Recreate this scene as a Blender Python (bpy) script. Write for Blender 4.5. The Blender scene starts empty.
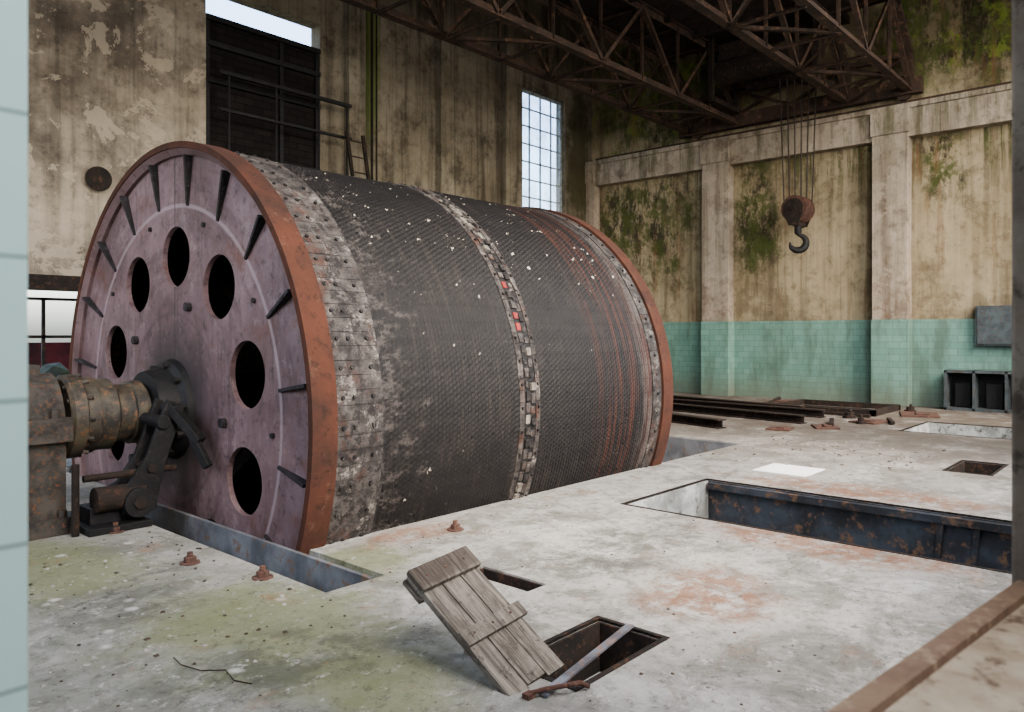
import bpy, bmesh, random
from math import *
from mathutils import Vector, Matrix
random.seed(7)
S=bpy.context.scene
COL=S.collection
def lin(c):
    o=[]
    for v in c[:3]:
        v=v/255.0
        o.append(v/12.92 if v<=.04045 else ((v+.055)/1.055)**2.4)
    return (o[0],o[1],o[2],1)
# ---------------------------------------------------------------- materials
class G:
    def __init__(s,name,world=True):
        s.m=bpy.data.materials.new(name); s.m.use_nodes=True
        s.nt=s.m.node_tree; s.b=s.nt.nodes['Principled BSDF']
        if world: s.P=s.nt.nodes.new('ShaderNodeNewGeometry').outputs['Position']
        else: s.P=s.nt.nodes.new('ShaderNodeTexCoord').outputs['Object']
    def nd(s,t,**k):
        n=s.nt.nodes.new(t)
        for a,v in k.items(): setattr(n,a,v)
        return n
    def ln(s,a,b):
        if hasattr(a,'is_output'): s.nt.links.new(a,b)
        else: b.default_value=a
    def uv(s): return s.nd('ShaderNodeTexCoord').outputs['UV']
    def sc(s,v=None,k=(1,1,1),loc=(0,0,0)):
        n=s.nd('ShaderNodeMapping'); s.ln(v or s.P,n.inputs['Vector']); n.inputs['Scale'].default_value=k; n.inputs['Location'].default_value=loc
        return n.outputs[0]
    def noise(s,scale,det=5,ro=.6,vec=None,dist=0):
        n=s.nd('ShaderNodeTexNoise'); s.ln(vec or s.P,n.inputs['Vector'])
        n.inputs['Scale'].default_value=scale;n.inputs['Detail'].default_value=det;n.inputs['Roughness'].default_value=ro;n.inputs['Distortion'].default_value=dist
        return n.outputs['Fac']
    def vor(s,scale,vec=None,feat='F1'):
        n=s.nd('ShaderNodeTexVoronoi',feature=feat); s.ln(vec or s.P,n.inputs['Vector']); n.inputs['Scale'].default_value=scale
        return n.outputs['Distance']
    def ss(s,f,a,b,lo=0,hi=1):
        n=s.nd('ShaderNodeMapRange',interpolation_type='SMOOTHSTEP'); s.ln(f,n.inputs[0])
        if a>b: a,b,lo,hi=b,a,hi,lo
        n.inputs[1].default_value=a;n.inputs[2].default_value=b;n.inputs[3].default_value=lo;n.inputs[4].default_value=hi
        return n.outputs[0]
    def ma(s,op,a,b=0.0,c=0.0):
        n=s.nd('ShaderNodeMath',operation=op); s.ln(a,n.inputs[0]); s.ln(b,n.inputs[1]); s.ln(c,n.inputs[2]); return n.outputs[0]
    def mul(s,a,b): return s.ma('MULTIPLY',a,b)
    def mx(s,a,b): return s.ma('MAXIMUM',a,b)
    def xyz(s,v=None):
        n=s.nd('ShaderNodeSeparateXYZ'); s.ln(v or s.P,n.inputs[0]); return n.outputs
    def comb(s,x,y,z=0.0):
        n=s.nd('ShaderNodeCombineXYZ'); s.ln(x,n.inputs[0]);s.ln(y,n.inputs[1]);s.ln(z,n.inputs[2]); return n.outputs[0]
    def blob(s,a,b,ca,cb,ra,rb,warp=None):
        """soft elliptical patch on two coordinates, edge broken up by a noise value"""
        da=s.ma('DIVIDE',s.ma('SUBTRACT',a,ca),ra); db=s.ma('DIVIDE',s.ma('SUBTRACT',b,cb),rb)
        r=s.ma('SQRT',s.ma('ADD',s.mul(da,da),s.mul(db,db)))
        if warp is not None: r=s.ma('ADD',r,s.mul(s.ma('SUBTRACT',warp,.5),2.4))
        return s.ss(r,1.15,.45)
    def mix(s,f,a,b,mode='MIX'):
        n=s.nd('ShaderNodeMix',data_type='RGBA',blend_type=mode)
        s.ln(f,n.inputs[0])
        s.ln(lin(a) if isinstance(a,tuple) else a,n.inputs[6]); s.ln(lin(b) if isinstance(b,tuple) else b,n.inputs[7])
        return n.outputs[2]
    def out(s,col,rough=.8,bump=None,bs=.3,bd=.02,metal=0.0,spec=None):
        s.ln(lin(col) if isinstance(col,tuple) else col,s.b.inputs['Base Color'])
        s.ln(rough,s.b.inputs['Roughness']); s.ln(metal,s.b.inputs['Metallic'])
        if spec is not None: s.b.inputs['Specular IOR Level'].default_value=spec
        if bump is not None:
            n=s.nd('ShaderNodeBump'); n.inputs['Strength'].default_value=bs; n.inputs['Distance'].default_value=bd
            s.ln(bump,n.inputs['Height']); s.nt.links.new(n.outputs[0],s.b.inputs['Normal'])
        return s.m
def simple(name,a,b,scale=6,rough=.7,c=None,metal=0.0,world=True,bs=.4,bd=.01,spec=.35):
    g=G(name,world); n=g.noise(scale,6,.65); col=g.mix(g.ss(n,.35,.65),a,b)
    n2=g.noise(scale*3.7,5,.7)
    if c: col=g.mix(g.ss(n2,.53,.66),col,c)
    return g.out(col,rough,n2,bs,bd,metal,spec=spec)
def plaster(name,base,light,dark,streak=.6,peel=.5,mode=None):
    g=G(name); x,y,z=g.xyz()
    n=g.noise(.6,6,.65); col=g.mix(g.ss(n,.3,.7),base,light)
    st=g.noise(1,5,.6,g.sc(k=(2.6,2.6,.12))); col=g.mix(g.mul(g.ss(st,.46,.70),streak),col,dark)
    st2=g.noise(1,4,.7,g.sc(k=(7,7,.25))); col=g.mix(g.mul(g.ss(st2,.48,.72),streak*.7),col,dark)
    fine=g.noise(5,8,.75); col=g.mix(g.mul(g.ss(fine,.48,.72),.6),col,dark)
    big=g.noise(1.1,7,.7,g.sc(loc=(7,3,1))); col=g.mix(g.mul(g.ss(big,.5,.66),streak*.8),col,dark)
    pe=g.noise(1.6,7,.7,dist=.4); pm=g.ss(pe,.56,.575); col=g.mix(g.mul(pm,peel),col,light)
    sp=g.noise(9,6,.85,g.sc(loc=(1,9,4))); col=g.mix(g.mul(g.ss(sp,.6,.68),.5),col,light)
    warp=g.noise(.9,7,.78,g.sc(loc=(3,1,5)))
    if mode=='col':
        gs=g.mul(g.ss(z,5.2,6.9),g.ss(g.noise(1,6,.75,g.sc(k=(3,3,.5),loc=(2,0,0))),.48,.6)); col=g.mix(g.mul(gs,.6),col,(62,64,36))
        gs=g.mul(g.ss(z,3.8,2.2),g.ss(fine,.45,.6)); col=g.mix(g.mul(gs,.4),col,(96,70,52))
    if mode=='right':
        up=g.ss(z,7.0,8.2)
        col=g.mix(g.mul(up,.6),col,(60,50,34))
        A=g.blob(y,z,12.4,4.9,2.3,2.1,warp); Bm=g.blob(y,z,8.75,4.8,.85,1.7,warp); C=g.blob(y,z,4.4,5.6,.6,1.0,warp)
        D=g.mul(g.blob(y,z,11.6,9.0,3.2,2.2,warp),1.0); E=g.blob(y,z,3.6,8.8,2.6,1.7,warp); T=g.mul(g.ss(z,4.6,6.2),g.ss(st2,.42,.56))
        T=g.mul(T,g.ss(z,6.9,6.6))
        m=g.mx(g.mx(g.mx(A,Bm),g.mx(C,D)),g.mx(E,g.mul(T,.8)))
        m1=g.mul(m,g.ss(g.noise(2.6,8,.8,g.sc(k=(1,1,.45))),.43,.55)); col=g.mix(g.mul(m1,.92),col,(30,28,17))
        m2=g.mul(m,g.ss(g.noise(1.9,8,.8,g.sc(loc=(9,0,0))),.46,.56)); col=g.mix(g.mul(m2,.85),col,(58,66,28))
        gr=g.mul(g.mx(g.mx(D,E),g.blob(y,z,13.9,7.8,.8,1.6,warp)),g.ss(g.noise(1.4,7,.75,g.sc(loc=(4,0,2))),.52,.62)); col=g.mix(g.mul(gr,.7),col,(98,112,36))
        ru=g.ss(g.noise(1,6,.7,g.sc(k=(4,4,.3),loc=(3,3,0))),.55,.67); col=g.mix(g.mul(ru,.45),col,(98,66,40))
        lo=g.mul(g.ss(z,3.6,2.1),g.ss(big,.42,.58)); col=g.mix(g.mul(lo,.5),col,(82,72,54))
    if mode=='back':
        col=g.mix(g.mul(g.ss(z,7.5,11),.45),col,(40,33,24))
        gr=g.blob(x,z,10.9,8.0,.25,2.6,warp); col=g.mix(g.mul(gr,.75),col,(74,88,34))
        gr=g.blob(x,z,18.9,6.6,.8,3.0,warp); col=g.mix(g.mul(gr,.8),col,(46,44,24))
    return g.out(col,.95,g.ma('ADD',g.mul(pm,-.6),fine),.5,.02,spec=.15)
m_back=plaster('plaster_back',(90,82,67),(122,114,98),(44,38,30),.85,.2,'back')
m_backL=plaster('plaster_peeling',(72,64,56),(152,140,122),(40,35,30),.5,.65)
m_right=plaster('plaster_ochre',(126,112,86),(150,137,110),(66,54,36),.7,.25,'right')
m_col=plaster('plaster_column',(132,120,104),(156,144,128),(70,58,46),.7,.4,'col')
m_ceil=simple('ceiling_concrete',(44,39,33),(64,56,47),1.2,.95)
def tile(name,a,b,w,h,grout,off=.5,rough=.25,zo=0.0,mort=.006,dirt=.5):
    g=G(name); x,y,z=g.xyz()
    n=g.nd('ShaderNodeTexBrick'); n.offset=off
    g.ln(g.comb(g.ma('ADD',x,y),g.ma('ADD',z,zo)),n.inputs['Vector'])
    n.inputs['Color1'].default_value=lin(a);n.inputs['Color2'].default_value=lin(b);n.inputs['Mortar'].default_value=lin(grout)
    n.inputs['Scale'].default_value=1;n.inputs['Brick Width'].default_value=w;n.inputs['Row Height'].default_value=h;n.inputs['Mortar Size'].default_value=mort;n.inputs['Mortar Smooth'].default_value=.1
    st=g.noise(1,6,.7,g.sc(k=(2,2,.5))); col=g.mix(g.mul(g.ss(st,.42,.66),dirt),n.outputs[0],(62,72,60))
    low=g.mul(g.ss(z,.8,0.0),dirt); col=g.mix(low,col,(88,90,76))
    return g.out(col,rough,n.outputs[1],-.3,.005,spec=.3)
m_tile=tile('teal_tile',(84,121,108),(96,132,119),.30,.15,(76,100,90),rough=.5,dirt=.65)
m_tileN=tile('pale_teal_tile',(196,230,220),(200,233,223),.6,.143,(150,178,168),0,.3,-1.633+.143*11+.0,.003,0.0)
# floor
g=G('concrete_floor'); x,y,z=g.xyz()
n=g.noise(.45,7,.65); col=g.mix(g.ss(n,.32,.68),(112,110,105),(150,147,141))
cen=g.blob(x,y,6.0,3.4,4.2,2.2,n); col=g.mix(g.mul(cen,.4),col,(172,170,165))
nb=g.noise(.8,8,.75,g.sc(loc=(21,3,0)),dist=.6); col=g.mix(g.mul(g.ss(nb,.5,.60),.5),col,(176,174,168))
n2=g.noise(1.7,9,.78,dist=.5); col=g.mix(g.mul(g.ss(n2,.46,.60),.65),col,(80,77,70))
n2b=g.noise(3.6,9,.8,g.sc(loc=(13,3,0)),dist=.8); col=g.mix(g.mul(g.ss(n2b,.5,.6),.5),col,(92,87,78))
n4=g.noise(1.6,8,.75,g.sc(loc=(11,4,0)))
L=g.ss(x,4.2,2.2); near=g.mul(L,g.ss(y,1.6,3.0)); col=g.mix(g.mul(near,.40),col,(88,90,76))
bl=g.mx(g.mx(g.blob(x,y,2.35,4.1,.8,1.0,n4),g.blob(x,y,1.9,6.1,.6,1.1,n4)),g.mx(g.blob(x,y,2.3,3.0,.45,.6,n4),g.blob(x,y,3.5,4.6,.5,.5,n4)))
col=g.mix(g.mul(bl,.62),col,(98,102,60))
dk=g.mx(g.mx(g.blob(x,y,2.1,3.6,.7,.5,n4),g.blob(x,y,1.9,5.0,.6,.5,n4)),g.blob(x,y,5.0,3.4,1.2,.5,n4)); dk=g.mul(dk,g.ss(g.noise(3.5,8,.8,g.sc(loc=(5,9,0))),.42,.56)); col=g.mix(g.mul(dk,.65),col,(54,56,48))
ru=g.mx(g.mx(g.blob(x,y,4.3,4.95,.6,.25,n4),g.blob(x,y,6.2,2.3,.4,1.3,n4)),g.mx(g.blob(x,y,8.6,2.7,.45,1.7,n4),g.blob(x,y,4.6,2.4,.6,.5,n4))); ru=g.mul(ru,g.ss(g.noise(4.5,7,.8,g.sc(loc=(5,1,0))),.40,.54)); col=g.mix(g.mul(ru,.75),col,(114,70,38))
n5=g.noise(2.3,7,.75,g.sc(loc=(2,17,0))); col=g.mix(g.mul(g.ss(n5,.57,.68),.55),col,(116,80,50))
n6=g.noise(7,8,.85); col=g.mix(g.mul(g.ss(n6,.56,.66),.65),col,(188,186,180))
sp=g.vor(2.6,feat='F1'); col=g.mix(g.mul(g.mul(g.ss(g.ma('ADD',sp,g.mul(n6,.25)),.27,.17),near),.6),col,(186,186,180))
n7=g.noise(11,9,.88,g.sc(loc=(2,7,0))); col=g.mix(g.mul(g.ss(n7,.52,.63),.8),col,(50,47,42))
n7b=g.noise(28,6,.85,g.sc(loc=(6,7,0))); col=g.mix(g.mul(g.ss(n7b,.57,.67),.65),col,(46,44,40))
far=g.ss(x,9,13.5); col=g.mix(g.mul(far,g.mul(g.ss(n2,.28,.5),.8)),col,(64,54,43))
pw_=g.nd('ShaderNodeVectorMath',operation='ADD'); g.ln(g.P,pw_.inputs[0]); g.ln(g.comb(g.mul(n2b,.9),g.mul(n2,.9)),pw_.inputs[1])
cr=g.vor(.42,pw_.outputs[0],'DISTANCE_TO_EDGE'); col=g.mix(g.mul(g.mul(g.ss(cr,.006,.002),g.ss(n4,.45,.55)),.7),col,(50,47,42))
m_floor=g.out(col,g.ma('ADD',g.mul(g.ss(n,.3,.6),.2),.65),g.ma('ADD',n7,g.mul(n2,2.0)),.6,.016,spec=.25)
# metals
m_rust=simple('rusted_steel',(70,42,31),(44,29,23),5,.9,(94,66,50))
m_rustdk=simple('dark_rusted_steel',(34,27,23),(20,18,16),4,.9,(60,41,30),spec=.15)
m_truss=simple('truss_steel',(56,42,34),(36,28,23),2,.9,(84,60,44),spec=.2)
m_black=simple('black_greasy_steel',(13,13,14),(7,7,8),6,.65,(32,28,26),spec=.2)
g=G('sooty_brick'); x,y,z=g.xyz(); nb_=g.nd('ShaderNodeTexBrick'); g.ln(g.comb(x,z),nb_.inputs['Vector'])
nb_.inputs['Color1'].default_value=lin((17,15,15));nb_.inputs['Color2'].default_value=lin((26,22,20));nb_.inputs['Mortar'].default_value=lin((9,8,8));nb_.inputs['Scale'].default_value=1;nb_.inputs['Brick Width'].default_value=.4;nb_.inputs['Row Height'].default_value=.14;nb_.inputs['Mortar Size'].default_value=.012
m_soot=g.out(g.mix(g.mul(g.ss(g.noise(2,6,.7),.5,.7),.6),nb_.outputs[0],(9,8,9)),.95,nb_.outputs[1],-.5,.02,spec=.1)
m_pitsteel=simple('pit_steel_plate',(98,101,106),(60,63,68),2.2,.75,(90,70,54))
m_pitdark=simple('pit_dark_steel',(46,52,60),(22,23,26),1.8,.75,(84,62,46),spec=.2)
m_pitconc=simple('pit_concrete',(158,162,160),(92,94,92),1.6,.9,(62,60,56))
m_bearing=simple('bearing_grey_iron',(62,58,52),(34,31,28),6,.8,(86,56,36),spec=.2)
m_shaft=simple('shaft_dull_iron',(66,60,46),(26,23,19),5,.65,(88,60,38),spec=.35)
m_iron=simple('worn_iron',(98,102,110),(64,64,68),8,.6,(120,76,50))
m_bolt=simple('bolt_rust',(78,50,38),(50,33,27),20,.9,(104,80,68))
m_white=simple('window_frame_paint',(140,148,148),(100,104,102),9,.6)
m_cab=simple('cabinet_paint',(56,66,68),(36,42,45),5,.7,(70,52,40))
m_rope=simple('wire_rope',(44,32,25),(26,20,18),20,.85)
m_chip1=simple('rubble_pale',(140,136,128),(96,92,84),9,.9)
m_chip2=simple('rubble_brown',(66,52,41),(40,33,28),9,.9)
m_sill=simple('sill_peeling_paint',(172,158,136),(134,114,92),5,.8,(94,74,56))
m_jamb=simple('jamb_paint',(116,104,94),(86,74,64),5,.8,(62,52,44))
m_silledge=simple('sill_edge_rust',(122,98,78),(92,68,54),6,.85,(150,128,104))
m_bush=simple('bush_leaves',(40,50,28),(20,26,15),3,.9)
m_redsh=simple('red_sheet',(96,28,34),(58,22,25),3,.8)
# drum face
YC,ZC,R=7.633,.945,2.625
g=G('drum_face_paint'); x,y,z=g.xyz()
dy=g.ma('SUBTRACT',y,YC); dz=g.ma('SUBTRACT',z,ZC); rr=g.ma('SQRT',g.ma('ADD',g.mul(dy,dy),g.mul(dz,dz)))
ang=g.ma('ARCTAN2',dz,dy); pol=g.comb(g.mul(rr,3.0),g.mul(ang,1.2),0.0)
n=g.noise(1.1,7,.7); col=g.mix(g.ss(n,.3,.7),(78,58,59),(108,87,90))
n2=g.noise(1.5,6,.7,pol); col=g.mix(g.mul(g.ss(n2,.46,.68),.65),col,(48,34,35))
n3=g.noise(6,8,.8); col=g.mix(g.mul(g.ss(n3,.55,.68),.5),col,(132,116,117))
nl=g.noise(1.6,8,.8,g.sc(loc=(0,8,3))); col=g.mix(g.mul(g.ss(nl,.54,.66),.4),col,(128,110,112))
n5=g.noise(2.2,7,.75,g.sc(loc=(0,5,2))); col=g.mix(g.mul(g.ss(n5,.54,.68),.7),col,(82,48,36))
n9=g.noise(9,7,.8,g.sc(loc=(0,1,2))); col=g.mix(g.mul(g.ss(n9,.53,.64),.65),col,(34,26,26))
drip=g.noise(1,5,.7,g.sc(k=(1,9,.6))); col=g.mix(g.mul(g.ss(drip,.54,.68),.45),col,(42,31,31))
ring=g.ss(g.ma('ABSOLUTE',g.ma('SUBTRACT',rr,2.02)),.03,.008); col=g.mix(g.mul(ring,.35),col,(158,144,148))
ring2=g.ss(g.ma('ABSOLUTE',g.ma('SUBTRACT',rr,.95)),.03,.008); col=g.mix(g.mul(ring2,.3),col,(40,30,34))
seamv=g.mul(g.ss(g.ma('ABSOLUTE',g.ma('SUBTRACT',dy,-.06)),.014,.006),g.ss(dz,0.0,.1)); col=g.mix(g.mul(seamv,.8),col,(26,20,22))
edge=g.ss(rr,2.36,2.55); col=g.mix(g.mul(edge,.35),col,(62,44,40))
hubd=g.ss(rr,1.1,.4); col=g.mix(g.mul(hubd,.87),col,(20,17,18))
m_face=g.out(col,.62,n3,.3,.01,spec=.3)
g=G('drum_rim_rust'); x,y,z=g.xyz()
n=g.noise(2.5,7,.7); col=g.mix(g.ss(n,.3,.7),(68,38,26),(44,28,22)); n3=g.noise(11,7,.75); col=g.mix(g.mul(g.ss(n3,.52,.66),.75),col,(27,20,18)); n4=g.noise(5,7,.8,g.sc(loc=(3,3,3))); col=g.mix(g.mul(g.ss(n4,.58,.68),.5),col,(88,64,50))
m_rim=g.out(col,.9,n3,.5,.01,spec=.15)
# drum lagging (UV: u = axial metres, v = arc metres)
g=G('drum_lagging'); uv=g.uv(); u,v,_=g.xyz(uv); x,y,z=g.xyz()
n=g.noise(3,6,.7,g.sc(uv,(.6,3,1))); col=g.mix(g.ss(n,.3,.7),(11,10,10),(22,20,20))
n2=g.noise(4,6,.75,g.sc(uv,(3,.35,1))); col=g.mix(g.mul(g.ss(n2,.5,.66),.5),col,(38,33,30))
rs=g.mul(g.ss(u,6.9,7.4),g.ss(g.noise(3,4,.6,g.sc(uv,(5,.15,1))),.46,.62)); col=g.mix(g.mul(rs,.75),col,(56,30,22))
gc=g.mul(g.ss(u,7.9,8.2),g.ss(n2,.4,.6)); col=g.mix(g.mul(gc,.6),col,(80,74,70))
wn=g.noise(3.2,8,.8,g.sc(uv,(1.2,2.4,1)))
wb=g.ss(g.ma('ADD',wn,g.ss(u,4.5,3.5)),1.0,1.4); col=g.mix(g.mul(wb,.8),col,(78,72,68))
wc=g.ss(g.ma('ADD',g.noise(5,8,.85,g.sc(uv,(1,1.6,1))),g.ss(u,5.0,4.0,0,.12)),.61,.69); col=g.mix(g.mul(wc,.45),col,(84,78,74))
fu=g.ma('SUBTRACT',g.ma('FRACT',g.ma('DIVIDE',u,.29)),.5); fv=g.ma('SUBTRACT',g.ma('FRACT',g.ma('DIVIDE',v,.34)),.5)
dd=g.ma('SQRT',g.ma('ADD',g.mul(g.mul(fu,fu),.084),g.mul(g.mul(fv,fv),.1156))); col=g.mix(g.ss(dd,.022,.014),col,(3,3,3))
seam=g.ss(g.ma('ABSOLUTE',g.ma('SUBTRACT',g.ma('FRACT',g.ma('DIVIDE',v,.17)),.5)),.04,.02); col=g.mix(g.mul(seam,.35),col,(4,4,4))
dn=g.noise(8,4,.65,uv); top=g.ss(z,1.2,2.9,.0,1); col=g.mix(g.mul(g.ss(g.ma('ADD',dn,g.mul(top,.05)),.70,.715),.9),col,(176,168,154))
bead=g.ma('SINE',g.ma('ADD',g.mul(v,120.0),g.mul(u,68.0)))
m_lag=g.out(col,.68,g.ma('ADD',g.mul(bead,.45),g.mul(seam,-.4)),.45,.008,spec=.2)
g=G('drum_plate_worn'); n=g.noise(6,8,.8); col=g.mix(g.ss(n,.36,.66),(32,29,28),(76,71,67)); nW=g.noise(4.5,8,.85,g.sc(loc=(8,1,1))); col=g.mix(g.mul(g.ss(nW,.54,.62),.8),col,(126,120,113)); n2=g.noise(9,8,.85); col=g.mix(g.ss(n2,.48,.58),col,(24,21,20)); n3=g.noise(3,6,.8,g.sc(loc=(4,4,4))); col=g.mix(g.mul(g.ss(n3,.52,.64),.7),col,(62,38,28))
m_plate=g.out(col,.8,n2,.4,.01,spec=.2)
m_plate2=simple('drum_block_dark',(28,25,25),(14,13,13),9,.75,(70,65,61),spec=.2)
m_ribm=simple('rib_grimy_steel',(34,31,33),(19,17,18),5,.75,(54,49,51),spec=.2)
m_red=simple('red_block_paint',(140,32,22),(86,22,18),9,.65)
m_blockw=simple('pale_block',(122,115,104),(72,66,60),12,.8,(34,30,28))
# wood
g=G('weathered_wood',False); x,y,z=g.xyz()
gr=g.noise(1,8,.75,g.sc(k=(3,45,20)),.6); col=g.mix(g.ss(gr,.34,.66),(52,46,41),(118,110,100)); n2=g.noise(5,6,.7); col=g.mix(g.mul(g.ss(n2,.46,.66),.6),col,(62,54,46))
n3=g.noise(14,6,.8); col=g.mix(g.mul(g.ss(n3,.56,.66),.7),col,(30,26,23))
topb=g.mul(g.ss(x,.56,.60),g.ss(z,.03,.045)); col=g.mix(g.mul(topb,.6),col,(44,35,29))
m_wood=g.out(col,.9,gr,.7,.006,spec=.2)
# glass : dusty panes
g=G('dusty_glass'); t=g.nd('ShaderNodeBsdfTransparent'); t.inputs[0].default_value=(.9,.95,1,1); d=g.nd('ShaderNodeBsdfDiffuse'); d.inputs[0].default_value=(.6,.66,.68,1)
mxn=g.nd('ShaderNodeMixShader'); g.ln(g.ss(g.noise(1.5,5,.6),.3,.8,.05,.4),mxn.inputs[0]); g.nt.links.new(t.outputs[0],mxn.inputs[1]); g.nt.links.new(d.outputs[0],mxn.inputs[2])
g.nt.links.new(mxn.outputs[0],g.nt.nodes['Material Output'].inputs[0]); m_glass=g.m
# ---------------------------------------------------------------- geometry
class B:
    def __init__(s): s.v=[];s.f=[];s.m=[];s.u={}
    def add(s,vs,fs,mi=0,mtx=None):
        o=len(s.v)
        for q in vs:
            q=Vector(q); s.v.append(mtx@q if mtx else q)
        for f in fs: s.f.append([o+i for i in f]); s.m.append(mi)
    def box(s,x0,x1,y0,y1,z0,z1,mi=0,mtx=None):
        s.add([(x0,y0,z0),(x1,y0,z0),(x1,y1,z0),(x0,y1,z0),(x0,y0,z1),(x1,y0,z1),(x1,y1,z1),(x0,y1,z1)],
              [(0,3,2,1),(4,5,6,7),(0,1,5,4),(1,2,6,5),(2,3,7,6),(3,0,4,7)],mi,mtx)
    def prism(s,poly,z0,z1,mi=0,mtx=None):
        n=len(poly); vs=[(a,b,z0) for a,b in poly]+[(a,b,z1) for a,b in poly]
        s.add(vs,[list(range(n))[::-1],list(range(n,2*n))]+[(i,(i+1)%n,(i+1)%n+n,i+n) for i in range(n)],mi,mtx)
    def frame(s,p0,p1,up=(0,0,1)):
        p0=Vector(p0);p1=Vector(p1);a=(p1-p0).normalized(); up=Vector(up)
        if abs(a.dot(up))>.98: up=Vector((1,0,0)) if abs(a.x)<.9 else Vector((0,1,0))
        b=up.cross(a).normalized(); c=a.cross(b)
        M=Matrix((a,b,c)).transposed().to_4x4(); M.translation=p0
        return M,(p1-p0).length
    def beam(s,p0,p1,w,h,mi=0,up=(0,0,1)):
        M,L=s.frame(p0,p1,up); s.box(0,L,-w/2,w/2,-h/2,h/2,mi,M)
    def angle(s,p0,p1,w,t=.012,mi=0):
        M,L=s.frame(p0,p1); s.box(0,L,-w/2,w/2,-w/2,-w/2+t,mi,M); s.box(0,L,-w/2,-w/2+t,-w/2,w/2,mi,M)
    def cyl(s,p0,p1,r,seg=16,mi=0,r2=None):
        M,L=s.frame(p0,p1); r2=r if r2 is None else r2
        vs=[];fs=[]
        for i in range(seg):
            a=2*pi*i/seg; vs.append((0,r*cos(a),r*sin(a)));vs.append((L,r2*cos(a),r2*sin(a)))
        for i in range(seg):
            j=(i+1)%seg; fs.append((2*i,2*j,2*j+1,2*i+1))
        fs.append([2*i for i in range(seg)][::-1]); fs.append([2*i+1 for i in range(seg)])
        s.add(vs,fs,mi,M)
    def lathe(s,prof,seg=64,mi=0,loc=(0,0,0),uvR=None):
        o=len(s.v); n=len(prof)
        for i in range(seg):
            a=2*pi*i/seg
            for (x,r) in prof: s.v.append(Vector((loc[0]+x,loc[1]+r*cos(a),loc[2]+r*sin(a))))
        for i in range(seg):
            j=(i+1)%seg
            for k in range(n-1):
                if uvR: s.u[len(s.f)]=[(prof[k][0],i/seg*2*pi*uvR),(prof[k+1][0],i/seg*2*pi*uvR),(prof[k+1][0],(i+1)/seg*2*pi*uvR),(prof[k][0],(i+1)/seg*2*pi*uvR)]
                s.f.append([o+i*n+k,o+i*n+k+1,o+j*n+k+1,o+j*n+k]); s.m.append(mi)
    def path(s,pts,r,seg=8,mi=0):
        for a,b in zip(pts[:-1],pts[1:]): s.cyl(a,b,r,seg,mi)
    def build(s,name,mats,parent=None,bevel=0,smooth=False,mtx=None,recalc=True):
        me=bpy.data.meshes.new(name); me.from_pydata([tuple(q) for q in s.v],[],s.f)
        for m in mats: me.materials.append(m)
        me.polygons.foreach_set('material_index',s.m)
        if s.u:
            ul=me.uv_layers.new(name='UVMap')
            for pi_,uvs in s.u.items():
                p=me.polygons[pi_]
                for k,li in enumerate(p.loop_indices): ul.data[li].uv=uvs[k]
        if recalc and not s.u:
            bm=bmesh.new(); bm.from_mesh(me); bmesh.ops.recalc_face_normals(bm,faces=bm.faces); bm.to_mesh(me); bm.free()
        me.update()
        ob=bpy.data.objects.new(name,me); COL.objects.link(ob)
        if smooth:
            me.shade_smooth()
            if smooth!='all':
                md=ob.modifiers.new('es','EDGE_SPLIT'); md.split_angle=radians(35)
        if bevel:
            md=ob.modifiers.new('bev','BEVEL'); md.width=bevel; md.segments=2; md.limit_method='ANGLE'
        if mtx is not None: ob.matrix_world=mtx
        if parent: ob.parent=parent
        return ob
def empty(name,loc=(0,0,0)):
    e=bpy.data.objects.new(name,None); e.location=(0,0,0); e.empty_display_size=.2; COL.objects.link(e); return e
def plate(name,outline,holes,t,fn,mats,parent=None,smooth=False):
    """flat plate with holes; fn maps (a,b,c) -> world, c in 0..t"""
    cu=bpy.data.curves.new(name+'_c','CURVE'); cu.dimensions='2D'; cu.fill_mode='BOTH'; cu.extrude=t/2
    for loop in [outline]+holes:
        sp=cu.splines.new('POLY'); sp.points.add(len(loop)-1); sp.use_cyclic_u=True
        for p,q in zip(sp.points,loop): p.co=(q[0],q[1],0,1)
    ob=bpy.data.objects.new('tmp',cu); COL.objects.link(ob)
    dg=bpy.context.evaluated_depsgraph_get(); dg.update()
    me=bpy.data.meshes.new_from_object(ob.evaluated_get(dg)); bpy.data.objects.remove(ob)
    me.name=name
    for v in me.vertices: v.co=Vector(fn(v.co.x,v.co.y,v.co.z+t/2))
    bm=bmesh.new(); bm.from_mesh(me); bmesh.ops.remove_doubles(bm,verts=bm.verts,dist=1e-4); bmesh.ops.recalc_face_normals(bm,faces=bm.faces); bm.to_mesh(me); bm.free()
    me.materials.clear()
    for m in mats: me.materials.append(m)
    for p in me.polygons: p.use_smooth=False; p.material_index=0
    o2=bpy.data.objects.new(name,me); COL.objects.link(o2)
    if parent: o2.parent=parent
    return o2
def rect(a0,a1,b0,b1): return [(a0,b0),(a1,b0),(a1,b1),(a0,b1)]
def circ(cx,cy,r,n=40): return [(cx+r*cos(2*pi*i/n),cy+r*sin(2*pi*i/n)) for i in range(n)]
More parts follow.
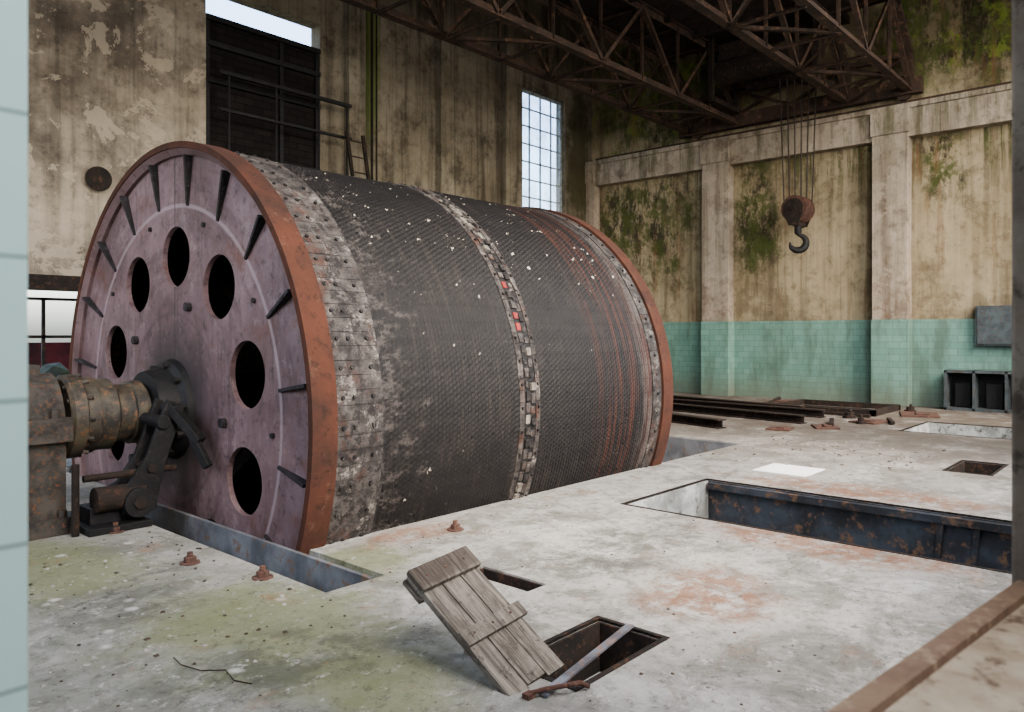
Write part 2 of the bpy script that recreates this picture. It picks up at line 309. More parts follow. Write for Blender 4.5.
# ---------------------------------------------------------------- room
XW,YW,XL,YF,ZT=19.53,14.18,-3.0,-1.0,12.0
merged=[(2.90,4.25),(3.39,4.25),(3.39,5.234),(11.13,5.234),(11.13,10.75),(3.30,10.75),(3.30,8.10),(2.90,8.10)]
P2=rect(6.39,8.12,.6,4.245); P4=rect(3.80,4.0,3.28,3.88); P5=rect(2.92,3.72,2.22,2.65)
P6=rect(14.4,16.2,1.2,3.85); P7=rect(10.6,11.6,1.85,2.33); P8=rect(16.6,18.2,5.0,7.0)
fl=plate('floor',rect(XL,XW,YF-.0,YW),[merged,P2,P4,P5,P6,P7,P8],.22,lambda a,b,c:(a,b,c-.22),[m_floor])
def pit(name,x0,x1,y0,y1,dep,m,mb=None,me_=None):
    b=B(); t=.02; T=-.012
    b.box(x1-t,x1-.001,y0,y1,-dep,T,0); b.box(x0+.001,x0+t,y0,y1,-dep,T,0)
    b.box(x0+t,x1-t,y1-t,y1-.001,-dep,T,2); b.box(x0+t,x1-t,y0+.001,y0+t,-dep,T,2); b.box(x0+.001,x1-.001,y0+.001,y1-.001,-dep-t,-dep,1)
    return b.build(name,[m,mb or m,me_ or m])
pit('trim_pit_lining_1',6.39,8.12,.6,4.245,.55,m_pitdark,m_pitconc,m_pitconc)
pit('trim_pit_lining_2',3.80,4.0,3.28,3.88,.4,m_rustdk)
pit('trim_pit_lining_3',2.92,3.72,2.22,2.65,.30,m_rustdk,m_pitconc)
pit('trim_pit_lining_4',14.4,16.2,1.2,3.85,.6,m_pitconc)
pit('trim_pit_lining_5',10.6,11.6,1.85,2.33,.35,m_rustdk)
pit('trim_pit_lining_6',16.6,18.2,5.0,7.0,.5,m_rustdk)
b=B(); D=2.6
b.box(11.08,11.128,5.236,10.748,-D,-.012,0); b.box(3.42,11.08,5.236,5.25,-D,-.012,1) ; b.box(3.302,11.128,10.72,10.748,-D,-.012,1)
b.box(2.902,2.92,4.252,8.098,-D,-.012,1); b.box(2.92,3.388,4.252,4.27,-D,-.012,0); b.box(2.92,3.298,8.08,8.098,-D,-.012,1)
b.box(2.85,11.2,4.2,10.8,-D-.05,-D,1)
b.build('trim_drum_pit_lining',[m_pitsteel,m_pitconc])
b=B(); b.box(3.262,3.285,4.27,8.08,-.42,-.002,0); b.box(3.262,3.30,4.27,8.08,-.0,.004,0)
b.build('trim_trough_plate',[m_pitsteel])
b=B(); 
for (x0,x1,y0,y1) in [(2.92,3.72,2.22,2.65),(6.39,8.12,.6,4.245),(10.6,11.6,1.85,2.33),(14.4,16.2,1.2,3.85)]:
    w=.03
    b.box(x0-w,x0,y0-w,y1+w,-.01,.006);b.box(x1,x1+w,y0-w,y1+w,-.01,.006);b.box(x0,x1,y0-w,y0,-.01,.006);b.box(x0,x1,y1,y1+w,-.01,.006)
b.build('trim_pit_edge_angles',[m_rustdk])
b=B()
for yy in (1.55,1.85): b.beam((8.09,yy,-.5),(8.05,yy-.05,-.03),.05,.03)
b.box(8.02,8.1,.65,4.2,-.09,-.02)
b.build('pit_stiffener_frame',[m_pitdark])
# walls
def FY(y0): return lambda a,b_,c:(a,y0+c,b_)
def FX(x0): return lambda a,b_,c:(x0+c,a,b_)
opL=rect(1.6,5.4,.35,2.42); opM=rect(6.95,9.53,.05,8.4); w1=rect(16.2,18.15,4.6,8.66)
wb=plate('wall_back',rect(XL,XW+.4,0,ZT),[opL,opM,w1],.35,FY(YW),[m_back])
plate('trim_plaster_skin',rect(XL,6.95,0.0,ZT),[opL],.03,FY(YW-.03),[m_backL])
plate('wall_right',rect(YF,YW+.3,0,ZT),[],.35,FX(XW),[m_right])
plate('wall_left',rect(YF,YW+.3,0,ZT),[rect(3,6,2.5,8),rect(8,11.5,2.5,8)],.3,FX(XL-.3),[m_backL])
wins=[rect(1.2,5.0,2.6,9.2),rect(7.2,11.0,2.6,9.2),rect(13.2,17.0,2.6,9.2)]
plate('wall_front',rect(XL,XW+.4,0,ZT),wins,.3,FY(YF-.3),[m_back])
b=B(); b.box(XL-.3,XW+.4,YF-.3,YW+.4,ZT,ZT+.2); b.build('ceiling',[m_ceil])
b=B(); zt=2.02
b.box(XW-.02,XW,YF,YW,0,zt); b.box(9.6,XW-.02,YW-.02,YW,0,zt); b.build('trim_tile_dado',[m_tile])
b=B(); b.box(XW-.3,XW,YF,YW,6.25,6.98); b.box(XW-.36,XW,YF,YW,6.9,7.02); b.build('trim_crane_beam',[m_col],bevel=.01)
b=B()
for y0 in (9.42,4.98,.5,13.86):
    b.box(XW-.36,XW-.021,y0,y0+(.78 if y0<13 else .3),zt,6.9,0); b.box(XW-.38,XW-.021,y0-.02,y0+(.8 if y0<13 else .3),0,zt,1); b.box(XW-.40,XW-.021,y0-.03,y0+(.81 if y0<13 else .31),6.35,6.9,0)
b.build('trim_wall_columns',[m_col,m_tile],bevel=.01)
b=B()
for x0 in (10.15,12.9,15.3): b.box(x0,x0+.45,YW-.2,YW,0,ZT,0)
b.build('trim_back_pilasters',[m_back],bevel=.01)
b=B(); b.box(XW-.24,XW-.16,YF,YW-.3,7.02,7.10); b.build('trim_crane_rail',[m_truss])
def window(name,x0,x1,z0,z1,nx,nz,y):
    e=empty(name); b=B(); w=.03
    b.box(x0,x1,y,y+.08,z0,z0+.07);b.box(x0,x1,y,y+.08,z1-.07,z1);b.box(x0,x0+.07,y,y+.08,z0,z1);b.box(x1-.07,x1,y,y+.08,z0,z1)
    for i in range(1,nx): xx=x0+(x1-x0)*i/nx; b.box(xx-w/2,xx+w/2,y+.02,y+.07,z0,z1)
    for i in range(1,nz): zz=z0+(z1-z0)*i/nz; b.box(x0,x1,y+.02,y+.07,zz-w/2,zz+w/2)
    b.build('muntins',[m_white],e)
    c=B(); c.box(x0+.02,x1-.02,y+.04,y+.046,z0+.02,z1-.02); c.build('panes',[m_glass],e)
window('window_1',16.2,18.15,4.6,8.66,4,8,YW+.12)
# sooty shutter in middle opening
e=empty('door_1'); b=B(); y=YW+.06
b.box(6.951,9.529,y,y+.2,.05,7.86,0)
b.build('sooty_infill',[m_soot],e)
b=B()
for zz in (5.2,6.6,7.3,7.80): b.box(6.96,9.52,y-.1,y-.001,zz-.05,zz+.05,0)
for xx in (7.0,8.6,9.46): b.box(xx-.04,xx+.04,y-.06,y-.001,.05,7.84,0)
b.build('steel_frame',[m_black],e)
b=B(); b.box(7.0,10.0,YW-.5,YW-.42,6.6,6.67); b.box(7.0,10.0,YW-.5,YW-.42,5.9,5.95)
for xx in (7.2,8.2,9.2,9.9): b.cyl((xx,YW-.46,4.9),(xx,YW-.46,6.65),.02,8); b.beam((xx,YW-.46,5.0),(xx,YW,5.0),.06,.08)
b.box(7.0,10.0,YW-.62,YW-.21,4.88,4.95); b.build('railing',[m_black],e)
e=empty('wall_ladder'); b=B()
for dx in (0,.42): b.beam((9.75+dx,YW-.66,6.0),(10.55+dx,YW-.9,0.0),.05,.07)
for i in range(18):
    t=(i+.5)/18; b.cyl((9.75+.8*t,YW-.66-.24*t,6-6*t),(10.17+.8*t,YW-.66-.24*t,6-6*t),.015,6)
b.build('rails_and_rungs',[m_rustdk],e)
b=B(); b.box(1.4,5.6,YW-.16,YW-.031,2.42,2.66); b.build('trim_lintel_left',[m_rustdk])
e=empty('wall_bulkhead_lamp'); b=B(); b.lathe([(0,.0),(0,.11),(.05,.13),(.10,.21),(.14,.21),(.14,.17),(.11,.0)],24)
b.build('lamp_housing',[m_rustdk],e,smooth=True,mtx=Matrix.Translation((4.99,YW-.03,4.35))@Matrix.Rotation(-pi/2,4,'Z'))
b=B(); b.cyl((10.75,YW-.23,3.0),(10.75,YW-.23,11.5),.03,8); b.cyl((10.88,YW-.23,3.0),(10.88,YW-.23,11.5),.02,8); b.build('trim_wall_conduit',[m_rustdk])
# ---------------------------------------------------------------- hoist drum
dr=empty('hoist_drum')
def hp(k,r,off=-3.0): a=radians(k+off); return (YC-r*cos(a),ZC+r*sin(a))
holes=[circ(*hp(18+36*i,1.5165),.30,44) for i in range(10)]
for nm,x0 in (('near_cheek',3.40),('far_cheek',8.50)):
    plate(nm,circ(YC,ZC,R-.03,160),holes,.05,FX(x0),[m_face],dr)
b=B(); seg=180
for x0,x1,sg in ((3.30,3.53,1),(8.43,8.66,-1)):
    b.lathe([(x0,R-.06),(x0,R),(x1,R),(x1,R-.10),(x0+.09,R-.10),(x0,R-.06)],seg,0,(0,YC,ZC))
b.build('rims',[m_rim],dr,smooth=True)
b=B(); b.lathe([(3.305,R-.058),(3.36,R-.12),(3.40,R-.12)],seg,0,(0,YC,ZC)); b.build('face_ring',[m_face],dr,smooth=True)
b=B()
for i in range(20):
    a=radians(9+18*i-1)
    L0,L1=2.02,2.50; q=.014
    vs=[(0,-L0,-q),(-.02,-L0,-q),(-.085,-L1,-q),(0,-L1,-q),(0,-L0,q),(-.02,-L0,q),(-.085,-L1,q),(0,-L1,q)]
    M=Matrix.Translation((3.40,YC,ZC))@Matrix.Rotation(-a,4,'X')
    b.add(vs,[(0,1,2,3),(4,7,6,5),(0,4,5,1),(1,5,6,2),(2,6,7,3),(3,7,4,0)],0,M)
b.build('radial_ribs',[m_ribm],dr)
b=B()
for i in range(10):
    if i%2==0: cy,cz=hp(36*i,1.08); b.cyl((3.40,cy,cz),(3.35,cy,cz),.045,10)
    cy,cz=hp(36*i,1.9); b.cyl((3.40,cy,cz),(3.375,cy,cz),.025,6)
b.build('cheek_bolts',[m_ribm],dr)
b=B(); b.lathe([(3.40,.50),(3.34,.48),(3.30,.42),(3.12,.38),(3.10,.0)],48,0,(0,YC,ZC))
for i in range(10):
    cy,cz=hp(36*i+10,.44); b.cyl((3.36,cy,cz),(3.27,cy,cz),.035,6)
b.build('hub',[m_black],dr,smooth=True)
b=B(); b.cyl((3.45,YC,ZC),(8.6,YC,ZC),.32,24)
for xx in (4.9,7.1):
    for k in range(10):
        cy,cz=hp(36*k,2.5); b.beam((xx,YC,ZC),(xx,cy,cz),.12,.16)
b.build('inner_shaft_and_spokes',[m_rustdk],dr)
RS=R-.045
prof=[(3.53,RS)]
xx=4.02; prof.append((xx,RS))
def grooves(x0,x1):
    p=.046; n=int((x1-x0)/p)
    for i in range(n):
        for k,d in ((0,0),(.3,-.014),(.55,-.018),(.8,-.010)): prof.append((x0+(i+k)*(x1-x0)/n,RS+d))
grooves(4.03,5.70); prof.append((5.71,RS)); prof.append((6.05,RS)); grooves(6.06,8.2); prof+= [(8.21,RS),(8.43,RS)]
b=B(); b.lathe(prof,220,0,(0,YC,ZC),uvR=RS); lag=b.build('grooved_lagging',[m_lag],dr,smooth='all')
b=B(); b.lathe([(3.45,RS-.12),(8.5,RS-.12)],90,0,(0,YC,ZC)); b.build('inner_liner',[m_rustdk],dr)
def block(b,x0,x1,ang,arc,r0,th,mi,rnd=0):
    M=Matrix.Translation((0,YC,ZC))@Matrix.Rotation(ang,4,'X')
    b.box(x0,x1,-arc/2,arc/2,r0-.02,r0+th,mi,M)
def stud(b,xb,a,h,r,mi):
    M=Matrix.Translation((0,YC,ZC))@Matrix.Rotation(a,4,'X'); b.cyl(M@Vector((xb,0,RS)),M@Vector((xb,0,RS+h)),r,6,mi)
b=B(); N=136
for i in range(N):
    a=2*pi*i/N; arc=2*pi*RS/N*.97
    block(b,3.535,3.78,a,arc,RS,.018+random.random()*.003,0)
    block(b,3.785,4.0,a,arc,RS,.013+random.random()*.002,0)
    block(b,8.23,8.42,a,arc,RS,.014,0)
    if i%2==0:
        for xb in (3.60,3.71,3.90,8.33): stud(b,xb,a,.034,.018,1)
b.build('end_plates',[m_plate,m_plate2],dr)
b=B(); N=136
for i in range(N):
    a=2*pi*i/N; arc=2*pi*RS/N
    block(b,5.73,5.80,a,arc*.96,RS,.010,0); block(b,5.98,6.04,a,arc*.96,RS,.010,0)
    h=random.choice((.010,.014,.02,.03)); mi=random.choice((0,0,0,1,2,0))
    if random.random()<.05: mi=3
    block(b,5.825,5.885,a,arc*random.uniform(.5,.85),RS,h,mi)
    mi=random.choice((0,0,1,0,0,2)); 
    if random.random()<.03: mi=3
    block(b,5.90,5.96,a+.01,arc*random.uniform(.45,.85),RS,random.choice((.010,.016,.026)),mi)
    if i%2==0:
        for xb in (5.765,6.01): stud(b,xb,a,.03,.015,1)
b.build('centre_blocks',[m_plate,m_plate2,m_blockw,m_red],dr)
# ---------------------------------------------------------------- shaft, bearing, brake linkage
e=empty('drum_shaft_bearing')
b=B(); b.lathe([(1.5,0),(1.5,.2),(2.37,.2),(2.37,.34),(2.40,.38),(2.50,.38),(2.52,.35),(2.62,.35),(2.63,.33),(2.78,.33),(2.80,.29),(2.82,.27),(2.95,.27),(2.96,.30),(3.06,.30),(3.08,.25),(3.098,.25),(3.098,0)],48,0,(0,YC,ZC)); b.build('shaft_and_coupling',[m_shaft],e,smooth=True)
b=B()
for k in range(12):
    a=2*pi*k/12; b.cyl((2.36,YC+.31*cos(a),ZC+.31*sin(a)),(2.56,YC+.37*cos(a),ZC+.37*sin(a)),.02,6)
b.box(1.75,2.33,7.10,8.17,0.0,.14,0); b.box(1.85,2.3,7.2,8.07,.14,.80,0); b.cyl((1.85,YC,ZC),(2.3,YC,ZC),.40,36,0); b.box(1.82,2.33,7.12,7.26,.78,.98,0); b.box(1.82,2.33,8.0,8.14,.78,.98,0)
for yy in (7.19,8.07):
    for x_ in (1.92,2.22): b.cyl((x_,yy,.98),(x_,yy,1.06),.04,6,0)
for yy in (7.16,8.11):
    for x_ in (1.82,2.26): b.cyl((x_,yy,.14),(x_,yy,.2),.035,6,0)
b.box(1.95,2.2,YC-.1,YC+.1,1.3,1.42,0); b.build('pillow_block',[m_bearing],e,bevel=.012,smooth=True)
b=B(); b.cyl((2.36,6.98,.47),(3.15,7.0,.47),.03,10,0); b.cyl((2.3,6.98,.6),(2.3,6.98,.0),.03,10,0)
b.build('grease_pipes',[m_rustdk],e)
e=empty('brake_linkage')
b=B()
b.box(2.36,2.88,6.85,7.75,0,.06,0)
b.box(2.42,2.84,7.0,7.3,.06,.2,0)
b.cyl((2.45,7.0,.27),(2.86,7.0,.27),.11,20,1)
for y0 in (6.93,7.17):
    b.add([(2.66,y0,.12),(2.94,y0,.12),(3.02,y0,.5),(3.2,y0,1.02),(3.05,y0,1.10),(2.86,y0,.6),(2.66,y0,.3)]+[(2.66,y0+.05,.12),(2.94,y0+.05,.12),(3.02,y0+.05,.5),(3.2,y0+.05,1.02),(3.05,y0+.05,1.10),(2.86,y0+.05,.6),(2.66,y0+.05,.3)],
      [(0,1,2,3,4,5,6),(13,12,11,10,9,8,7)]+[(i,(i+7),((i+1)%7+7),(i+1)%7) for i in range(7)],0)
b.cyl((3.0,6.9,.9),(3.0,7.3,.9),.06,14,0); b.cyl((3.12,6.88,1.0),(3.12,7.28,1.0),.05,14,0)
b.beam((3.08,6.98,1.05),(3.24,6.7,.72),.1,.08,0); b.beam((3.2,6.75,.75),(3.26,6.6,.5),.06,.08,0)
b.cyl((2.9,6.9,.5),(2.9,7.3,.5),.04,12,1)
b.cyl((2.78,6.86,.22),(2.78,7.36,.22),.13,18,0); b.cyl((2.78,6.84,.22),(2.78,6.87,.22),.06,6,1)
b.build('levers',[m_black,m_rustdk],e,bevel=.006)
# ---------------------------------------------------------------- overhead crane
cr=empty('overhead_bridge_crane')
b=B(); X0,X1=-2.7,19.28; zb,ztp=7.28,9.0
ys=(4.96,6.35,9.2,10.6); n=14; dx=(X1-X0)/n
for j,yy in enumerate(ys):
    b.box(X0,X1,yy-.09,yy+.09,zb-.01,zb+.02,0); b.box(X0,X1,yy-.012,yy+.012,zb,zb+.16,0)
    b.box(X0,X1-1.0,yy-.09,yy+.09,ztp,ztp+.03,0); b.box(X0,X1-1.0,yy-.012,yy+.012,ztp-.14,ztp,0)
    b.beam((X1-1.0,yy,ztp),(X1,yy,zb+.9),.14,.1,0); b.beam((X1,yy,zb+.95),(X1,yy,zb),.14,.12,0)
    for i in range(n):
        xa=X0+i*dx; xb=xa+dx
        b.angle((xa,yy,zb+.05),(xa,yy,ztp-.03),.09,.014,0)
        if i%2==0: b.angle((xa,yy,zb+.05),(xb,yy,ztp if i<n-1 else zb+.9),.10,.014,0)
        else: b.angle((xa,yy,ztp-.03),(xb,yy,zb+.05),.10,.014,0)
b.build('lattice_girders',[m_truss],cr)
b=B()
for (ya,yb) in ((4.96,6.35),(9.2,10.6)):
    for i in range(n+1):
        xa=X0+i*dx; b.angle((xa,ya,zb),(xa,yb,zb),.08,.012,0); b.angle((xa,ya,ztp if i<n else zb+.9),(xa,yb,ztp if i<n else zb+.9),.08,.012,0)
        if i<n:
            b.angle((xa,ya if i%2 else yb,zb),(xa+dx,yb if i%2 else ya,zb),.07,.012,0)
            b.angle((xa,ya,zb),(xa,yb,ztp),.05,.01,0)
    b.box(X0,X1-1.2,ya+.1,yb-.1,ztp+.03,ztp+.07,1)
b.box(X1-.12,X1+.10,4.7,10.9,zb-.06,zb+.3,0)
b.beam((X1,4.96,zb+.9),(X1,10.6,zb+.9),.1,.12,0)
for k in range(4):
    ya=4.96+k*1.41; b.angle((X1,ya,zb+.3),(X1,ya+1.41,zb+.9),.08,.012,0); b.angle((X1,ya,zb+.9),(X1,ya+1.41,zb+.3),.08,.012,0)
b.box(X0-.12,X0+.12,4.7,10.9,zb-.06,zb+.36,0)
for yy in (5.1,10.4): b.cyl((X1-.02,yy,zb-.0),(X1+.10,yy,zb-.0),.16,20,0)
b.build('bracing_and_end_carriages',[m_truss,m_rustdk],cr)
b=B()
b.box(17.3,19.0,6.2,9.3,ztp+.12,ztp+.3,0); b.box(17.5,18.9,6.4,6.55,zb+.2,zb+.32,0); b.box(17.5,18.9,8.95,9.1,zb+.2,zb+.32,0)
for yy in (6.45,9.05): 
    for x_ in (17.5,18.9): b.beam((x_,yy,zb+.2),(x_,yy,ztp+.2),.12,.12)
b.cyl((17.8,6.6,zb+.95),(17.8,9.0,zb+.95),.30,24,0); b.cyl((18.6,6.9,zb+.9),(18.6,8.6,zb+.9),.26,24,0); b.box(17.6,18.2,8.2,8.9,zb+1.2,zb+1.6,0)
b.box(12.5,16.8,6.4,9.1,ztp+.02,ztp+.07,0); 
for x_ in (12.5,14,15.5,16.8): b.beam((x_,6.35,ztp-.05),(x_,9.2,ztp-.05),.1,.14)
b.build('trolley_winch',[m_rustdk],cr)
HX,HY=18.6,7.30; HD=-.10
e=empty('crane_hook'); b=B()
for k in range(6):
    o=(k-2.5)*.13; b.cyl((HX+o*.5,HY-o*.85,4.85+HD),(HX+o*.62,HY-o*1.15,zb+.7),.018,6,0)
b.build('wire_ropes',[m_rope],e)
ax=Vector((.5,-.86,0))
az=atan2(ax.y,ax.x)
Mb=Matrix.Translation((HX,HY,4.84+HD))@Matrix.Rotation(az+radians(58),4,'Z')
b=B()
for o in (-.2,-.07,.07,.2):
    b2=B(); b2.lathe([(-.05,.0),(-.05,.32),(-.02,.27),(.02,.27),(.05,.32),(.05,.0)],32,0); b.add(b2.v,b2.f,0,Mb@Matrix.Translation((o,0,0)))
for o in (-.29,.27):
    vs=[]
    for k in range(12): a=pi*k/11; vs.append((o,.24*cos(a),.02+.22*sin(a)))
    vs+=[(o,-.22,-.16),(o,-.11,-.42),(o,.11,-.42),(o,.22,-.16)]
    m_=len(vs); vs+=[(q[0]+.025,q[1],q[2]) for q in vs]
    b.add(vs,[list(range(m_)),list(range(2*m_-1,m_-1,-1))]+[(i,i+m_,(i+1)%m_+m_,(i+1)%m_) for i in range(m_)],1,Mb)
b.cyl(Mb@Vector((-.33,0,0)),Mb@Vector((.33,0,0)),.07,16,1)
b.cyl(Mb@Vector((-.3,0,-.36)),Mb@Vector((.3,0,-.36)),.075,16,1)
b.build('sheave_block',[m_rust,m_rustdk],e,smooth=True)
b=B(); pts=[(0,.0,.10),(0,-.22,.10)]
cx,cz,rr_=0.0,-.46,.19
for k in range(0,15):
    a=radians(80-k*19.0); pts.append((cx+rr_*cos(a)*1.0,cz+rr_*sin(a),.055+.05*sin(pi*min(1,k/13)) if k<12 else .10-.03*(k-11)))
vs=[];fs=[];sg=12
P=[Vector((p[0],0,p[1])) for p in pts]
for i,p in enumerate(P):
    t=(P[min(i+1,len(P)-1)]-P[max(i-1,0)]).normalized(); nrm=Vector((t.z,0,-t.x)); r_=pts[i][2]
    r_=max(r_*.85,.012)
    for k in range(sg):
        a=2*pi*k/sg; vs.append(p+nrm*(r_*cos(a))+Vector((0,r_*.8*sin(a),0)))
for i in range(len(P)-1):
    for k in range(sg): fs.append((i*sg+k,i*sg+(k+1)%sg,(i+1)*sg+(k+1)%sg,(i+1)*sg+k))
fs.append(list(range(sg))); fs.append([(len(P)-1)*sg+k for k in range(sg)])
b.add(vs,fs,0,Matrix.Translation((HX,HY,4.48+HD))@Matrix.Rotation(az,4,'Z'))
b.build('hook',[m_black],e,smooth=True)
# ---------------------------------------------------------------- hatch cover
e=empty('wooden_hatch_cover')
ev=Vector((-.04,.60,.395)).normalized(); wv=Vector((.42,0,.045)); wv=(wv-ev*wv.dot(ev)).normalized(); nv=ev.cross(wv)*-1
if nv.z<0: nv=-nv
O=Vector((2.64,2.50,.02))
M=Matrix((ev,wv,nv)).transposed().to_4x4(); M.translation=O
b=B(); L=.71; Wd=.40; pw=Wd/3
for k in range(3): b.box(-.12+(.02 if k==1 else 0),L-(.0,.012,.004)[k],k*pw+.003,(k+1)*pw-.003,0,.04,0)
b.box(L-.14,L-.0,-.012,Wd+.012,.041,.072,0); b.box(L-.15,L,-.012,Wd+.012,-.03,-.001,0); b.box(.20,.285,-.005,Wd+.03,.041,.066,0)
for xx in (L-.07,.245):
    for k in range(3): b.cyl((xx,(k+.5)*pw,.06),(xx,(k+.5)*pw,.076 if xx>.4 else .07),.008,8,1)
b.build('planks_and_battens',[m_wood,m_rust],e,bevel=.004,mtx=M)
pt=M@Vector((L*.6,Wd*.55,0.0)); b=B(); b.beam((pt.x+.02,pt.y+.02,0),pt,.04,.04); b.build('prop',[m_wood],e)
b=B(); b.beam((3.735,2.44,.013),(2.74,2.27,.013),.045,.012); b.build('strap_bar',[m_iron])
e=empty('bent_iron_bar'); b=B(); b.path([(2.70,2.32,.02),(2.76,2.26,.04),(2.84,2.205,.045),(2.91,2.185,.04),(2.95,2.16,.015)],.012,8); b.box(2.67,2.72,2.30,2.34,0,.025); b.build('bar',[m_rust],e)
e=empty('loose_wire'); b=B(); b.path([(1.78,3.98,.006),(1.76,3.85,.012),(1.80,3.72,.008),(1.88,3.62,.014),(1.86,3.5,.006),(1.9,3.4,.006)],.003,6); b.build('wire',[m_rustdk],e)
for (x_,y_) in ((2.58,6.88),(2.60,5.54),(2.78,4.83),(4.57,4.77)):
    b=B(); b.cyl((x_,y_,0),(x_,y_,.012),.075,8,0); b.cyl((x_,y_,.012),(x_,y_,.05),.045,6,0); b.cyl((x_,y_,.05),(x_,y_,.085),.022,10,0); b.build('floor_bolt',[m_bolt],bevel=.003)
b=B(); b.box(9.0,9.65,3.45,4.1,.002,.012); g=simple('sun_patch_pale',(246,246,244),(236,236,232),4,.6); b.build('sun_patch_sheet',[g])  # patch of sunlight on the floor, put in as a thin pale sheet
for (p0,p1) in (((15.6,5.6,.08),(15.9,10.2,.08)),((14.3,5.5,.08),(15.0,9.6,.08)),((16.1,6.2,.08),(16.9,10.8,.08)),((12.6,6.3,.08),(13.5,9.4,.08))):
    b=B(); Mx,Lx=b.frame(p0,p1); b.box(0,Lx,-.1,.1,-.08,-.06,0,Mx); b.box(0,Lx,-.1,.1,.06,.08,0,Mx); b.box(0,Lx,-.012,.012,-.07,.07,0,Mx); b.build('rusty_girder',[m_rustdk])
b=B()
for (x0,x1,y0,y1) in ((16.5,18.3,4.9,7.1),):
    b.box(x0,x1,y0,y0+.1,0,.12);b.box(x0,x1,y1-.1,y1,0,.12);b.box(x0,x0+.1,y0,y1,0,.12);b.box(x1-.1,x1,y0,y1,0,.12)
b.build('pit_kerb_frame',[m_rustdk])
# flat rusty plates and scrap lying between the rails and the wall
b=B()
for (x_,y_,w_,h_,r_) in ((17.4,4.3,.5,.35,.3),(15.4,4.65,.35,.25,-.2),(14.0,5.0,.3,.2,.5),(18.3,7.6,.5,.3,.1),(13.2,5.5,.25,.2,.2)):
    M2=Matrix.Translation((x_,y_,0))@Matrix.Rotation(r_,4,'Z'); b.box(-w_,w_,-h_,h_,.003,.03,0,M2); b.box(-w_*.6,w_*.4,-h_*.5,h_*.2,.03,.055,0,M2)
b.build('rusty_floor_plates',[m_rust])
b=B()
for (x_,y_,r_) in ((15.9,5.2,.09),(15.0,4.7,.06),(17.9,4.6,.08)):
    b.cyl((x_,y_,.0),(x_,y_,.05),r_*1.5,12); b.cyl((x_,y_,.05),(x_,y_,.12),r_,12); b.cyl((x_,y_,.12),(x_+.05,y_,.16),r_*.4,8)
b.beam((14.0,4.9,.05),(14.9,5.2,.06),.08,.06); b.beam((16.0,4.5,.03),(15.2,4.2,.04),.07,.05); b.beam((16.2,4.9,.03),(16.35,7.8,.04),.08,.06); b.cyl((17.0,7.4,.05),(18.9,7.9,.05),.05,10)
b.build('scrap_machine_parts',[m_rustdk])
e=empty('wall_junction_box'); b=B(); b.box(XW-.2,XW-.022,2.6,3.66,1.42,2.30,0); b.box(XW-.225,XW-.2,2.64,3.62,1.46,2.26,0)
for (yy,zz) in ((2.75,1.55),(2.75,2.17),(3.52,1.55),(3.52,2.17)): b.cyl((XW-.24,yy,zz),(XW-.2,yy,zz),.03,8,0)
b.build('box_and_lid',[m_cab],e,bevel=.01)
e=empty('electrical_cabinet'); b=B(); x0,x1,y0,y1,zz=19.0,19.48,2.4,4.2,.88
for yy in (y0,y0+.6,y0+1.2,y1-.05): b.box(x0,x1,yy,yy+.05,0,zz,0)
b.box(x0,x1,y0,y1,zz-.05,zz,0); b.box(x0,x1,y0,y1,0.0,.06,0); b.box(x1-.02,x1,y0,y1,0,zz,1); b.build('frame',[m_cab,m_black],e)
b=B(); 
for k in range(3): b.box(x0+.2,x1-.06,y0+.12+k*.6,y0+.42+k*.6,.08,.6,0)
b.build('relays',[m_black],e)
# ---------------------------------------------------------------- rubble
b=B()
def chip(x_,y_,s_,mi):
    a=random.random()*6.3; M=Matrix.Translation((x_,y_,s_*.15))@Matrix.Rotation(a,4,'Z')@Matrix.Rotation(random.uniform(-.3,.3),4,'X')
    k=[random.uniform(.5,1)*s_ for _ in range(8)]
    b.add([(-k[0],-k[1],-s_*.3),(k[2],-k[3],-s_*.3),(k[4],k[5],-s_*.3),(-k[6],k[7],-s_*.3),(-k[1]*.6,-k[2]*.6,s_*.4),(k[3]*.7,-k[4]*.6,s_*.3),(k[5]*.6,k[6]*.7,s_*.4),(-k[7]*.6,k[0]*.6,s_*.3)],
      [(0,3,2,1),(4,5,6,7),(0,1,5,4),(1,2,6,5),(2,3,7,6),(3,0,4,7)],mi,M)
pits=[(2.85,3.4,4.2,8.15),(3.3,11.2,5.2,10.8),(6.3,8.2,.5,4.3),(3.75,4.05,3.2,3.95),(2.85,3.8,2.15,2.7),(14.3,16.3,1.1,3.9),(10.5,11.7,1.8,2.4),(16.5,18.3,4.9,7.1),(1.7,2.9,6.8,8.2)]
def ok(x_,y_): return not any(a-.02<x_<b_+.02 and c-.02<y_<d+.02 for a,b_,c,d in pits)
cnt=0
while cnt<1150:
    if cnt<600: x_=random.uniform(1.2,9);y_=random.uniform(1.5,9); s_=random.choice((.003,.004,.005,.007,.009,.012))
    elif cnt<950: x_=random.uniform(1.2,2.9);y_=random.uniform(3.6,9.5); s_=random.choice((.005,.008,.010,.014,.018))
    else: x_=random.uniform(9.5,12.4);y_=random.uniform(2.6,5.2); s_=random.choice((.008,.012,.018,.025))
    if ok(x_,y_): chip(x_,y_,s_,0 if random.random()<.6 else 1); cnt+=1
b.build('rubble_debris',[m_chip1,m_chip2])
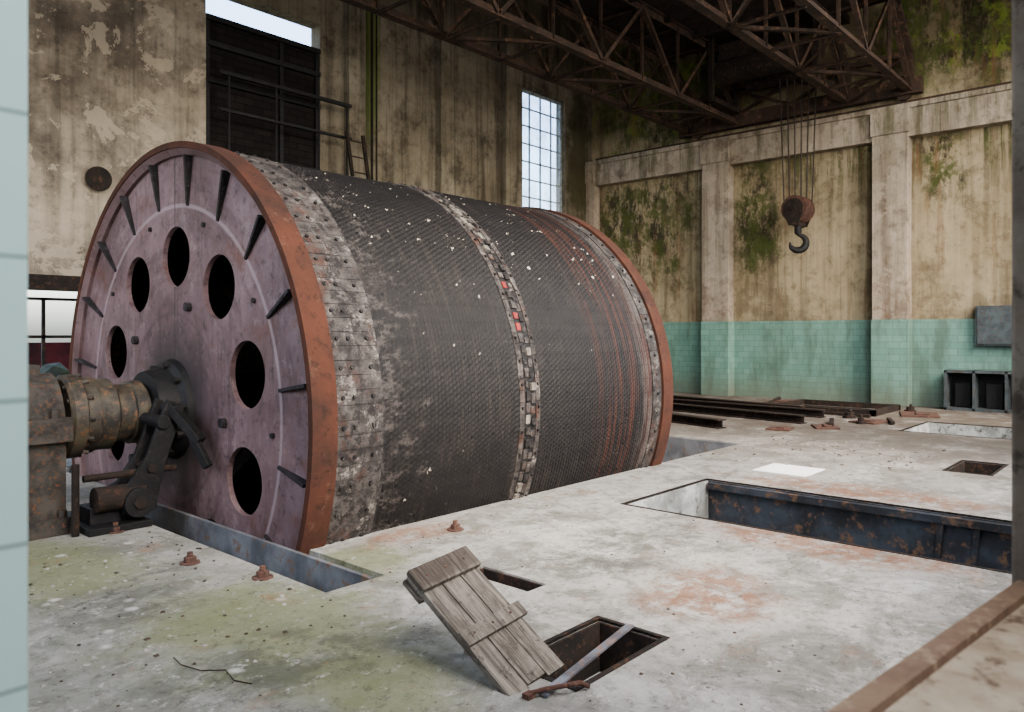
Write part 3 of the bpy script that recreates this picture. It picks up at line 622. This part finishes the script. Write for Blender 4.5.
# ---------------------------------------------------------------- near opening
b=B(); b.box(-.9,.243,.87,1.12,0,3.4); b.build('wall_near_pier',[m_tileN])
b=B(); b.prism([(.35,-.1),(1.50,-.1),(1.50,.198),(.35,.331)],0,1.30,0); b.prism([(.35,.306),(1.50,.174),(1.50,.202),(.35,.335)],1.30,1.312,1); b.build('trim_near_sill',[m_sill,m_silledge])
b=B(); b.prism([(1.425,-.1),(2.8,-.1),(2.8,.05),(1.425,.221)],0,3.4); b.build('wall_near_jamb',[m_jamb],bevel=.006)
# ---------------------------------------------------------------- outside
gm=simple('outside_ground_dirt',(120,116,96),(84,84,60),.8,.95)
b=B(); b.box(-40,60,YW+.4,80,-.3,-.1); b.build('ground_outside',[gm])
e=empty('outside_railing'); b=B()
for k in range(8): b.box(1+k*.8,1.06+k*.8,17,17.06,-.1,2.4)
for zz in (.9,1.6,2.35): b.box(0,8,17,17.05,zz,zz+.06)
b.beam((1,17.1,2.4),(4,17.1,.9),.05,.1)
b.build('posts_and_rails',[m_bearing],e)
b=B(); b.box(1.0,8,18.5,18.6,-.1,1.5); b.build('outside_red_fence',[m_redsh])
b=B()
for k in range(60):
    x_=random.uniform(-1,8);y_=random.uniform(15.6,16.5);r_=random.uniform(.2,.4);z_=random.uniform(-.0,.9)
    bm=bmesh.new(); bmesh.ops.create_icosphere(bm,subdivisions=2,radius=r_)
    vs=[v.co*random.uniform(.75,1.25)+Vector((x_,y_,z_)) for v in bm.verts]; fs=[[v.index for v in f.verts] for f in bm.faces]; bm.free(); b.add(vs,fs,0)
b.build('outside_bushes',[m_bush])
# ---------------------------------------------------------------- light
w=bpy.data.worlds.new('World'); S.world=w; w.use_nodes=True
nt=w.node_tree; bg=nt.nodes['Background']
sky=nt.nodes.new('ShaderNodeTexSky'); sky.sky_type='NISHITA'; sky.sun_disc=False; sky.sun_elevation=radians(40); sky.sun_rotation=radians(200); sky.dust_density=4
nt.links.new(sky.outputs[0],bg.inputs[0]); bg.inputs[1].default_value=1.8
def area(name,loc,rot,sx,sy,pw,col):
    l=bpy.data.lights.new(name,'AREA'); l.shape='RECTANGLE'; l.size=sx; l.size_y=sy; l.energy=pw; l.color=col
    o=bpy.data.objects.new(name,l); COL.objects.link(o); o.location=loc; o.rotation_euler=rot; return o
for i,(xx,pw) in enumerate(((3.1,780),(9.1,980),(15.1,680))):
    area('window_daylight',(xx,-.93,5.9),(radians(54),0,0),3.7,6.4,pw,(1,.985,.96))
area('side_fill_light',(XL+.05,4.5,5.2),(0,radians(-85),0),5.3,2.9,260,(.92,.96,1))  # unseen fill lamp added on the left to light drum face and rim
area('side_fill_light',(XL+.05,9.75,5.2),(0,radians(-85),0),5.3,3.4,330,(.92,.96,1))  # second added fill lamp, same side
# ---------------------------------------------------------------- camera
cam=bpy.data.cameras.new('camera'); co=bpy.data.objects.new('camera',cam); COL.objects.link(co); S.camera=co
cam.sensor_width=36; cam.lens=762.87/1024*36; cam.shift_y=-(356-333.2)/1024
co.location=(0,0,1.7); co.rotation_euler=(pi/2,0,-(pi/2-radians(41.98)))
cam.clip_start=.05; cam.clip_end=300
cam.dof.use_dof=True; cam.dof.focus_distance=6.5; cam.dof.aperture_fstop=5.6
